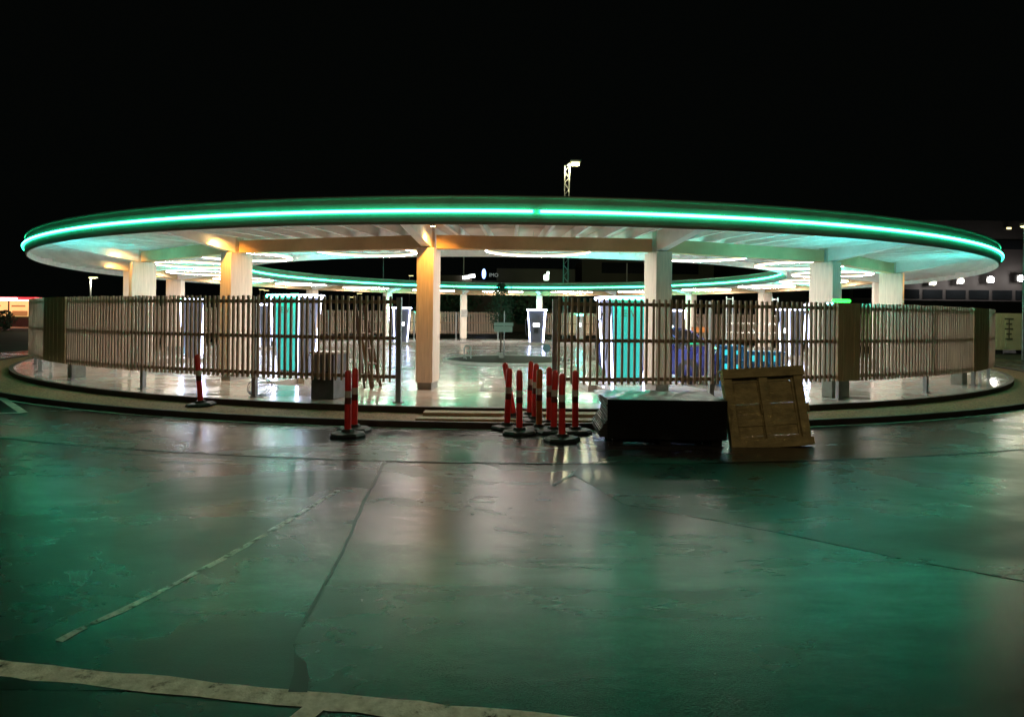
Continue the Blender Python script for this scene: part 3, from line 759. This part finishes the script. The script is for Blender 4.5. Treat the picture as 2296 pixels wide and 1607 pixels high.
# ------------------------------------------------------------------ planted island in the yard
IX, IY = -0.1, 25.6
mb = MB(); mb.lathe([(2.62, .02), (2.62, .10), (2.5, .11), (2.48, .06)], 64, Matrix.Translation((IX, IY, 0))); struct(mb.build('island_kerb', M_KERB, smooth=True))
mb = MB(); mb.lathe([(2.49, .07), (2.0, .12), (1.2, .16), (0.0, .18)], 48, Matrix.Translation((IX, IY, 0))); struct(mb.build('island_soil', M_SOIL, smooth=True))
def foliage(mb, n, cx, cy, cz, rx, rz, s, shape):
    for _ in range(n):
        v = random.uniform(-1, 1); a = random.uniform(0, 2 * PI); rr = shape(v) * math.sqrt(random.uniform(.05, 1))
        lump = 1 + .25 * math.sin(3 * a + 5 * v) + .15 * math.sin(7 * a - 9 * v)
        p = Vector((cx + rx * rr * math.cos(a) * lump, cy + rx * rr * math.sin(a) * lump, cz + rz * v))
        u = Vector((random.gauss(0, 1), random.gauss(0, 1), random.gauss(0, 1))).normalized(); w = u.orthogonal().normalized()
        ss = s * random.uniform(.6, 1.3)
        mb.quad(p - u * ss, p + w * ss * .45, p + u * ss, p - w * ss * .45)
t = thing('sapling_tree', 'slim dark young tree on the round soil bed in the middle of the yard', 'tree', (-0.45, 26.0, .15))
mb = MB(); mb.tube([(0, 0, 0), (.02, 0, 1.2), (0, .02, 2.2), (.02, 0, 2.9)], [.035, .03, .02, .008], 7)
for k in range(9):
    a = k * 2.4; z = 1.35 + .15 * k; mb.tube([(0, 0, z), (.3 * math.cos(a), .3 * math.sin(a), z + .3)], [.012, .004], 5)
mb.build('trunk', M_BARK, t, smooth=True)
mb = MB(); foliage(mb, 2600, 0, 0, 2.05, .52, .92, .045, lambda v: (1 - .75 * max(0, v)) * (1 - .35 * max(0, -v) ** 2)); mb.build('crown', M_LEAF, t)
t = thing('board_sign', 'pale horizontal two-board sign on a thin post by the sapling', 'sign', (-0.30, 25.2, .15), 0)
mb = MB(); mb.tube([(0, 0, 0), (0, 0, 1.85)], .02, 8); mb.build('post', M_STEEL, t, smooth=True)
mb = MB(); mb.box(-.40, -.03, 1.27, .36, -.022, 1.40); mb.build('board', M_SIGNB, t)
mb = MB(); mb.box(-.40, -.03, 1.03, .32, -.022, 1.255); mb.build('board', M_SIGNB, t)
mb = MB(); mb.box(-.2, -.12, 0, -.02, .06, .22); mb.build('base_block', M_CONC, t)
t = thing('round_sign', 'small round blue-grey sign on a short post right of the soil bed', 'sign', (1.46, 27.0, .06), 0)
mb = MB(); mb.tube([(0, 0, 0), (0, 0, .5)], .02, 8); mb.build('post', M_STEEL, t)
mb = MB(); mb.lathe([(0, -.01), (.17, -.01), (.17, .01), (0, .01)], 24, Matrix.Translation((0, -.03, .42)) @ Matrix.Rotation(PI / 2, 4, 'X')); mb.build('disc', M_BLUEG, t)
t = thing('hoop_bollard', 'upright steel hoop at the left end of the soil bed', 'bollard', (-1.72, 25.0, .1), 0)
mb = MB(); mb.tube([(-.13, 0, 0), (-.13, 0, .42)] + [(-.13 * math.cos(a), 0, .42 + .13 * math.sin(a)) for a in [PI * k / 8 for k in range(1, 8)]] + [(.13, 0, .42), (.13, 0, 0)], .028, 8); mb.build('hoop', M_STEEL, t, smooth=True)
t = thing('pipe_loop', 'pale loop of pipe lying on the soil bed left of the steel hoop', 'pipe', (-2.15, 24.6, .1), 0)
mb = MB(); mb.tube([(.42 * math.cos(PI * k / 10), .1 * math.sin(PI * k / 10), .05 + .16 * math.sin(PI * k / 10)) for k in range(11)], .022, 8); mb.build('pipe', M_STEEL, t, smooth=True)
for dx in (0, .18):
    o = MB(); o.bar((0, 0, 0), (.1, 0, .3), .03, .03)
    tag(o.build('marker_stake', M_ALU, loc=(1.9 + dx, 24.4, .1)), 'short pale %s stake at the right end of the soil bed' % ('left' if dx == 0 else 'right'), 'stake', 'pale stakes in the soil bed')
o = MB(); o.box(-.21, -.03, -.24, .21, .03, .24)
tag(o.build('wall_box', M_CONC, loc=tuple(pol(14.62, 192.8, 2.0)), rotz=R_(192.8)), 'grey square box mounted on a far pink column left of the sapling', 'box')

# ------------------------------------------------------------------ blue car
def make_car():
    t = thing('parked_car', 'blue hatchback parked behind the right fence, silver alloy wheel showing', 'car', (0, 0, 0))
    # stations along x (front = +x): x, z_low, z_belt, z_roof, halfwidth low, belt, roof
    S = [(-2.05, .45, .85, .95, .62, .70, .55), (-1.98, .30, .95, 1.15, .78, .82, .58), (-1.6, .24, .98, 1.42, .86, .88, .60), (-1.0, .22, .97, 1.50, .88, .89, .62), (-.2, .22, .95, 1.51, .88, .89, .62),
         (.4, .22, .93, 1.42, .88, .89, .60), (.75, .22, .93, 1.22, .88, .88, .62), (1.05, .22, .93, .98, .88, .87, .66), (1.5, .22, .84, .87, .86, .85, .62), (1.85, .26, .74, .78, .82, .80, .55), (2.02, .32, .62, .66, .70, .70, .45)]
    body = MB(); win = MB()
    def sec(s): 
        x, zl, zb, zr, wl, wb, wr = s
        return [Vector((x, -wl * .96, zl)), Vector((x, -wl - .01, (zl + zb) / 2)), Vector((x, -wb, zb)), Vector((x, -wr, zr - .03)), Vector((x, -wr * .5, zr)), Vector((x, wr * .5, zr)), Vector((x, wr, zr - .03)), Vector((x, wb, zb)), Vector((x, wl + .01, (zl + zb) / 2)), Vector((x, wl * .96, zl))]
    secs = [sec(s) for s in S]
    for i in range(len(secs) - 1):
        A, B = secs[i], secs[i + 1]
        for j in range(9):
            tgt = body
            if j in (2, 6) and 1 <= i <= 6: tgt = win
            if j in (3, 4, 5) and i in (5, 6): tgt = win
            if j in (3, 4, 5) and i == 1: tgt = win
            tgt.quad(A[j], B[j], B[j + 1], A[j + 1])
        body.quad(A[9], B[9], B[0], A[0])
    body.quad(*secs[0]); body.quad(*secs[-1])
    b = body.build('body', M_CARB, t, smooth=True)
    win.build('window', M_GLASS, t, smooth=True)
    pil = MB()
    for sy in (-1, 1):
        for i in (2, 4):
            pil.bar(secs[i + 1][2 if sy < 0 else 7], secs[i + 1][3 if sy < 0 else 6], .07, .012, (0, 1, 0))
        pil.tube([secs[7][3 if sy < 0 else 6], secs[6][3 if sy < 0 else 6], secs[5][3 if sy < 0 else 6], secs[4][3 if sy < 0 else 6]], .022, 6)
    pil.build('pillar', M_CARB, t)
    for sx in (-1.28, 1.25):
        for sy in (-1, 1):
            Mx = Matrix.Rotation(PI / 2 * sy, 4, 'X')
            mb = MB(); mb.lathe([(.21, .12), (.30, .12), (.325, .09), (.325, -.09), (.30, -.11), (.2, -.11)], 28, Mx); w = mb.build('wheel', M_TYRE, t, smooth=True, loc=(sx, sy * .80, .325))
            mb = MB(); mb.lathe([(.225, .124), (.205, .118), (.195, .07), (0, .07)], 28, Mx)
            for k in range(5):
                a = 2 * PI * k / 5; d = Vector((math.cos(a), math.sin(a), 0)); 
                mb.bar(Mx @ Vector((0, 0, .115)), Mx @ (d * .205 + Vector((0, 0, .115))), .06, .03, (0, 1, 0))
            mb.build('rim', M_RIM, w, smooth=True)
            mb = MB(); mb.lathe([(.37, .0), (.37, .012), (.30, .014)], 20, Matrix.Translation((sx, sy * .885, .33)) @ Mx, 0, 360); mb.build('wheel_arch', M_BLACK, t)
    for sy in (-1, 1):
        mb = MB(); mb.hexa([(1.62, sy * .80, .60), (1.99, sy * .62, .56), (1.97, sy * .60, .58), (1.6, sy * .7, .6)], [(1.6, sy * .82, .74), (1.965, sy * .62, .66), (1.95, sy * .58, .66), (1.6, sy * .7, .74)]); mb.build('headlight', M_HEADL, t)
        mb = MB(); mb.box(.72, sy * .90 - .1, .93, .86, sy * .90 + .1, 1.06); mb.build('wing_mirror', M_CARB, t, bevel=.02)
    mb = MB(); mb.box(2.0, -.42, .36, 2.04, .42, .52); mb.build('grille', M_BLACK, t)
    return t
car = make_car(); place(car, (4.55, 18.75, .02), R_(-48))
# stack of blue crates with cyan light painted on as glowing patches, right of the car
t = thing('blue_crate', 'stack of blue plastic crates with bright cyan fronts right of the car', 'crate', (5.75, 16.9, .02), R_(-6))
for k in range(3):
    mb = MB(); z = .36 * k
    mb.box(-.3, -.25, z, .3, .25, z + .3); mb.box(-.33, -.28, z + .3, .33, .28, z + .345); 
    c = mb.build('crate_layer', M_CRATE, t)
    mb = MB(); mb.box(-.24, -.262, z + .1, -.05, -.252, z + .24); mb.box(.04, -.262, z + .12, .22, -.252, z + .22); mb.build('cyan_glow_patch', M_CYAN, c)
t = thing('blue_crate', 'lower row of blue crates behind the tall crate stack, right end', 'crate', (6.75, 17.3, .02), R_(-6))
for k in range(2):
    mb = MB(); z = .36 * k + .2
    mb.box(-.5, -.25, z if k else 0, .5, .25, z + .3); mb.box(-.53, -.28, z + .301, .53, .28, z + .345); c = mb.build('crate_layer', M_CRATE, t)
    mb = MB()
    for x in (-.38, -.1, .18): mb.box(x, -.262, z + .08, x + .16, -.252, z + .24)
    mb.build('cyan_glow_patch', M_CYAN, c)
t = thing('plastic_barrier', 'orange plastic barrier behind the blue car', 'barrier', (6.3, 21.5, .02), 0)
mb = MB(); mb.box(-.28, -.05, 1.3, .3, .05, 1.48); mb.box(-.28, -.04, .7, .3, .04, .85); mb.build('board', M_ORANGE, t, bevel=.01)
mb = MB(); mb.box(-.26, -.03, 0, -.2, .03, 1.3); mb.box(.2, -.03, 0, .26, .03, 1.3); mb.build('frame', M_RUBBER, t)
# aluminium scaffold tower
t = thing('scaffold_tower', 'aluminium rolling scaffold with ladder ends rising above the right fence', 'scaffold', (8.15, 22.0, .02), 0)
for s in (-1, 1):
    mb = MB(); 
    for y in (-.16, .16):
        mb.tube([(s * .77 + y, -.2 + y, 0), (s * .77 + y, -.2 + y, 2.52)], .022, 8)
        
    for k in range(9): z = .28 * k + .2; mb.tube([(s * .77 - .16, -.36, z), (s * .77 + .16, -.04, z)], .014, 6)
    mb.build('ladder_frame', M_ALU, t, smooth=True)
mb = MB(); mb.box(-.72, -.45, 2.18, .72, .15, 2.24); mb.build('platform', M_ALU, t)
for z in (1.30, 1.62): 
    mb = MB(); mb.tube([(-.77, -.2, z), (.77, -.2, z)], .02, 6); mb.build('guard_rail', M_ALU, t)
mb = MB(); mb.tube([(-.1, -.2, 1.6), (.6, -.2, .5)], .018, 6); mb.tube([(.6, -.2, 1.6), (-.1, -.2, .5)], .018, 6); mb.build('diagonal_brace', M_ALU, t)

# ------------------------------------------------------------------ surroundings
def lamp_head(t, loc, m, sx=.5, sy=.25):
    mb = MB(); x, y, z = loc
    mb.box(x - sx / 2, y - sy / 2, z, x + sx / 2, y + sy / 2, z + .12); h = mb.build('lamp_head', M_DSTEEL, t, bevel=.02)
    mb = MB(); mb.box(x - sx / 2 + .03, y - sy / 2 + .02, z - .05, x + sx / 2 - .03, y + sy / 2 - .02, z - .002); mb.build('lens', m, h, bevel=.01)
def point(t, loc, power, col, size=.15):
    d = bpy.data.lights.new('lamp_light', 'POINT'); d.energy = power; d.color = col; d.shadow_soft_size = size
    o = bpy.data.objects.new('lamp_light', d); C.objects.link(o); o.location = loc; o.parent = t; return o
# lattice lamp mast behind the ring
t = thing('lattice_lamp_mast', 'tall lattice lamp mast with a yellow lamp rising above the middle of the roof', 'street lamp', (4.15, 50, 0))
mb = MB(); Hm = 13.6; w = .18
for sx in (-1, 1):
    for sy in (-1, 1): mb.tube([(sx * w, sy * w, 0), (sx * w, sy * w, Hm)], .03, 6)
nseg = 30
for k in range(nseg):
    z0, z1 = Hm * k / nseg, Hm * (k + 1) / nseg; s = 1 if k % 2 else -1
    for sy in (-1, 1): mb.bar((-s * w, sy * w, z0), (s * w, sy * w, z1), .03, .03)
    for sx in (-1, 1): mb.bar((sx * w, -s * w, z0), (sx * w, s * w, z1), .03, .03)
mb.build('lattice_mast', M_STEEL, t)
mb = MB(); mb.bar((0, 0, Hm), (.35, 0, Hm + .3), .08, .08); mb.build('arm', M_STEEL, t)
mb = MB(); mb.box(.25, -.35, Hm + .25, 1.05, .25, Hm + .42); h = mb.build('lamp_head', M_HOUS, t, bevel=.03)
mb = MB(); mb.box(.3, -.38, Hm + .04, .95, .2, Hm + .248); mb.build('lens', M_YLAMP, h, bevel=.05)
point(t, (.6, -.3, Hm - .3), 900, (1, .92, .5))
# plain poles and lamps in the distance
def pole(x, y, h, label, m=M_YLAMP, head=True, r=.06):
    t = thing('street_lamp' if head else 'lamp_pole', label, 'street lamp' if head else 'pole', (x, y, 0), 0)
    mb = MB(); mb.tube([(0, 0, 0), (0, 0, h)], [r, r * .7], 8); mb.build('pole', M_STEEL, t, smooth=True)
    if head: lamp_head(t, (.25, 0, h), m, .7, .4)
    return t
def at(px, py, y):       # helper used once to read positions off: returns x and height at distance y
    s, c = math.sin(ROLL), math.cos(ROLL); u, w = px - 1148, py - 712
    return ((u * c + w * s) / 1440 * y, CAM_H - (-u * s + w * c) / 1440 * y)
x, h = at(203, 622, 60); t = pole(x, h=h, y=60, label='single street lamp with a lit head seen under the left end of the roof', r=.09); point(t, (.3, 0, h - .4), 500, (1, .95, .7))
for px, py, y, lab in ((860, 560, 60, 'thin bare pole seen through the roof opening, left of the orange column'), (1040, 560, 62, 'thin bare pole above the lit white sign'), (1406, 590, 64, 'thin bare pole right of the middle, left of a wide column')):
    x, h = at(px, py, y); pole(x, y, h, lab, head=False, r=.06)
for px, py, y, lab in ((583, 649, 90, 'tiny far yellow lamp, left one of the close pair'), (593, 651, 92, 'tiny far yellow lamp, right one of the close pair'), (782, 666, 85, 'tiny far yellow lamp, lower of the two left of the gap'), (802, 658, 88, 'tiny far yellow lamp, upper of the two left of the gap'), (918, 618, 95, 'tiny far lamp left of the orange column inside the roof opening')):
    x, h = at(px, py, y); pole(x, y, h, lab, r=.05)
# dark building behind the yard
b = thing('dark_building', 'low dark brown building behind the yard with small lit signs', 'building', (0, 80, 0))
mb = MB(); mb.box(-5.0, 0, 0, 22, 14, 6.3); mb.build('wall', M_WALLD, b)
mb = MB(); mb.box(-9.0, -.5, 0, -5.05, 10, 6.9); mb.build('entrance_tower', M_WALLD, b)
mb = MB(); mb.box(-2, 2, 6.3, 8, 10, 8.0); mb.build('roof_plant', M_WALLD, b)
mb = MB(); mb.box(8.5, -.12, 3.4, 17, -.003, 5.3); mb.build('window', M_WINB, b)
mb = MB(); mb.box(9, 3, 6.3, 26, 12, 9.4); mb.build('upper_storey', M_WALLD, b)
mb = MB(); mb.box(11.5, 2.9, 7.6, 24, 2.997, 9.0); mb.build('window', M_WINB, b)
def signbox(label, px, py, w, h, m, name='lit_sign', y=79, rot=0):
    x, z = at(px, py, y)
    mb = MB(); mb.box(-w / 2, -.06, -h / 2, w / 2, .06, h / 2); o = mb.build(name, m, loc=(x, y, z)); o.rotation_euler.y = rot
    tag(o, label, 'sign'); return o
signbox('lit white panel sign, tilted, left half of the pair on the dark building', 1044.5, 622, .80, .42, M_WHITESIGN, rot=-.12)
signbox('lit white panel sign, tilted, right half of the pair on the dark building', 1058.5, 619, .72, .42, M_WHITESIGN, rot=-.12)
x, z = at(1085, 614, 78.8)
ov = thing('oval_sign', 'blue oval sign with a white upright bar on the dark building', 'sign', (x, 78.8, z))
Mo = Matrix.Rotation(PI / 2, 4, 'X')
mb = MB(); mb.lathe([(0, -.05), (.62, -.05), (.62, .05), (0, .05)], 28, Matrix.Scale(.42, 4, (1, 0, 0)) @ Mo); mb.build('oval_disc', M_BLUESIGN, ov)
mb = MB(); mb.box(-.1, -.09, -.5, .1, -.055, .5); mb.build('white_bar', M_WHITESIGN, ov)
x, z = at(1107, 617, 78.8)
cu = bpy.data.curves.new('lettering', 'FONT'); cu.body = 'IMO'; cu.size = .62; cu.align_x = 'CENTER'; cu.align_y = 'CENTER'; cu.extrude = .03
o = bpy.data.objects.new('letter_sign', cu); C.objects.link(o); o.location = (x, 79.0, z); o.rotation_euler = (PI / 2, 0, 0); cu.materials.append(M_DIMSIGN)
bpy.context.view_layer.update()
me = bpy.data.meshes.new_from_object(o.evaluated_get(bpy.context.evaluated_depsgraph_get())); old = o
o = bpy.data.objects.new('letter_sign', me); C.objects.link(o); o.location = old.location; o.rotation_euler = old.rotation_euler
bpy.data.objects.remove(old); me.name = 'letter_sign'
tag(o, 'dim grey lettering right of the blue oval sign', 'sign')
x, z = at(1225, 622, 78)
lt = thing('wall_lamp', 'bright pale green lamp on the dark building above the far charger', 'lamp', (x, 78, z))
mb = MB(); mb.box(-.3, -.2, -.35, .3, .2, .35); mb.build('lamp_glass', M_GREENL, lt, bevel=.12)
mb = MB(); mb.box(.06, -.15, .36, .34, .15, .7); mb.build('upper_glass', M_GREENL, lt, bevel=.05)
# distant tree mass behind the yard (dark), two separate trees
def tree(x, y, h, r, label, n=1500):
    t = thing('broad_tree', label, 'tree', (x, y, 0), 0)
    mb = MB(); mb.tube([(0, 0, 0), (.1, 0, h * .4), (0, 0, h * .8)], [.25, .18, .05], 8)
    for k in range(6): a = k * 1.1; mb.tube([(0, 0, h * (.35 + .06 * k)), (r * .6 * math.cos(a), r * .6 * math.sin(a), h * (.5 + .06 * k))], [.1, .03], 6)
    mb.build('trunk', M_BARK, t, smooth=True)
    mb = MB(); foliage(mb, n, 0, 0, h * .62, r, h * .38, .28, lambda v: math.sqrt(max(0, 1 - v * v * .9))); mb.build('crown', M_LEAF, t)
tree(-6.5, 66, 5.2, 3.0, 'dark broad tree behind the far fence, left of the sapling')
tree(1.5, 64, 5.0, 2.6, 'dark broad tree behind the far charger')
# large hall at the right with floodlights
b = thing('long_hall', 'long dark hall at the right edge with a row of white floodlights', 'building', (0, 72, 0))
mb = MB(); mb.box(30, 0, 0, 110, 30, 13.2); mb.build('wall', M_WALLG, b)
mb = MB(); mb.box(31, -2.5, 3.0, 110, -.003, 4.1); mb.build('entrance_roof', M_WALLG, b)
for k in range(16):
    mb = MB(); mb.box(33 + 2.6 * k, -.06, 4.4, 35.2 + 2.6 * k, -.004, 5.4); mb.build('window', M_WINB, b)
mb = MB(); mb.box(47, -.05, 10.0, 110, -.004, 11.0); mb.build('upper_window', M_WINB, b)
FL = [(2091, 633, 'yellowish white floodlight, leftmost of the row on the long hall'), (2153, 630, 'white floodlight, second of the row from the left'), (2220, 627, 'cool white floodlight, third of the row'), (2288, 624, 'white floodlight at the right edge of the picture')]
for px, py, lab in FL:
    x, z = at(px, py, 71.4)
    t = thing('floodlight', lab, 'floodlight', (x, 71.4, z), 0, 'floodlights on the long hall')
    mb = MB(); mb.box(-.45, -.1, -.35, .45, .25, .35); mb.build('housing', M_DSTEEL, t)
    mb = MB(); mb.lathe([(0, -.06), (.33, -.05), (.34, 0)], 20, Matrix.Translation((0, -.12, 0)) @ Matrix.Rotation(-PI / 2, 4, 'X')); mb.build('lens', M_FLOODW if px < 2200 else M_FLOOD, t)
    point(t, (0, -.8, -.1), 110, (1, .93, .85), .25)
x, h = at(2262, 512, 71.6)
t = thing('wall_lamp', 'small lit lamp high on the wall of the long hall', 'lamp', (x, 71.7, h)); mb = MB(); mb.box(-.3, -.1, -.12, .3, .3, .12); mb.build('housing', M_DSTEEL, t); mb = MB(); mb.box(-.25, -.14, -.1, .25, -.102, .1); mb.build('lens', M_YLAMP, t)
x, h = at(2297, 506, 31); t = pole(x, 31, h, 'yellow street lamp cut off by the right edge of the picture'); point(t, (.25, 0, h - .3), 130, (1, .93, .6))
# container
x0, z1 = at(2231, 694, 36); x0 += .0
t = thing('freight_container', 'pale yellow freight container beyond the right end of the fence', 'container', (x0, 36, 0), 0)
mb = MB(); mb.box(0, 0, .25, 6.0, 2.4, 2.30)
for k in range(24):
    if not 2 < k < 6: mb.box(.1 + .25 * k, -.03, .35, .2 + .25 * k, -.001, 2.2)
mb.build('container_body', M_CONT, t)
mb = MB()
for k, ww in enumerate((.5, .34, .46, .3, .4)): mb.box(.42 - ww / 2 + .35, -.045, 1.95 - .28 * k, .42 + ww / 2 + .35, -.034, 2.03 - .28 * k)
mb.box(.74, -.05, .9, .80, -.046, 1.95)
mb.build('lettering', M_LETTER, t)
for xx in (.05, 3):
    mb = MB(); mb.box(xx, .1, 0, xx + .5, 2.3, .249); mb.build('skid', M_DSTEEL, t)
# lit petrol-station like shop at the far left
x0, z0 = at(0, 706, 80); x1, z1 = at(97, 668, 80)
b = thing('roadside_shop', 'low lit shop with a red glowing roof edge at the far left', 'building', (0, 80, 0))
mb = MB(); mb.box(-90, .5, 0, x1 - .5, 8, z1 - .5); mb.build('wall', M_WALLD, b)
mb = MB(); mb.box(-90, -1.5, z1 - .36, x1, .3, z1 + .02); mb.build('red_fascia', M_REDL, b)
mb = MB(); mb.box(-62.5, -1.6, z1 - .38, -60.5, -1.51, z1 - .05); mb.box(x1 + .2, -1.5, z1 - .36, x1 + 1.3, .3, z1 - .1); mb.box(-66, -1.58, z1 - .42, -58.2, -1.503, z1 - .33); mb.build('white_sign_panel', M_WHITESIGN, b)
for k in range(8):
    mb = MB(); xx = -60.0 - 3.1 * k; mb.box(xx - 2.7 - 0.2, .38, 1.2, xx - .1, .495, 3.3); w = mb.build('window', M_SHOPL, b)
    mb = MB(); mb.box(xx - 2.5, .30, 1.25, xx - .6, .37, 1.9); mb.box(xx - 2.6, .31, 2.4, xx - .9, .37, 2.6); mb.build('shelf', M_SHOPB, w)
mb = MB(); mb.box(-64, -4, 0, -61.5, -2.2, 1.0); mb.build('parking_kiosk', M_WALLG, b)
t = thing('round_bush', 'small round bush in front of the lit shop at the far left', 'bush', (at(12, 712, 62)[0], 62, 0))
mb = MB(); foliage(mb, 900, 0, 0, 1.0, .8, .9, .1, lambda v: math.sqrt(max(0, 1 - v * v))); mb.build('foliage', M_LEAF, t)
mb = MB(); mb.tube([(0, 0, 0), (0, 0, 1)], .05, 6); mb.build('stem', M_BARK, t)

# ------------------------------------------------------------------ car park lamps behind the photographer: their light falls on the fence, the paint and the roof edge
SL = [(-5, -2, 9, 'street lamp behind the viewer on the left'), (5.2, -2.5, 9, 'street lamp behind the viewer on the right')]
for x, y, h, lab in SL:
    t = pole(x, y, h, lab, m=M_YLAMP, r=.08); point(t, (.25, 0, h - .25), 150, (1.0, .76, .44), .2)
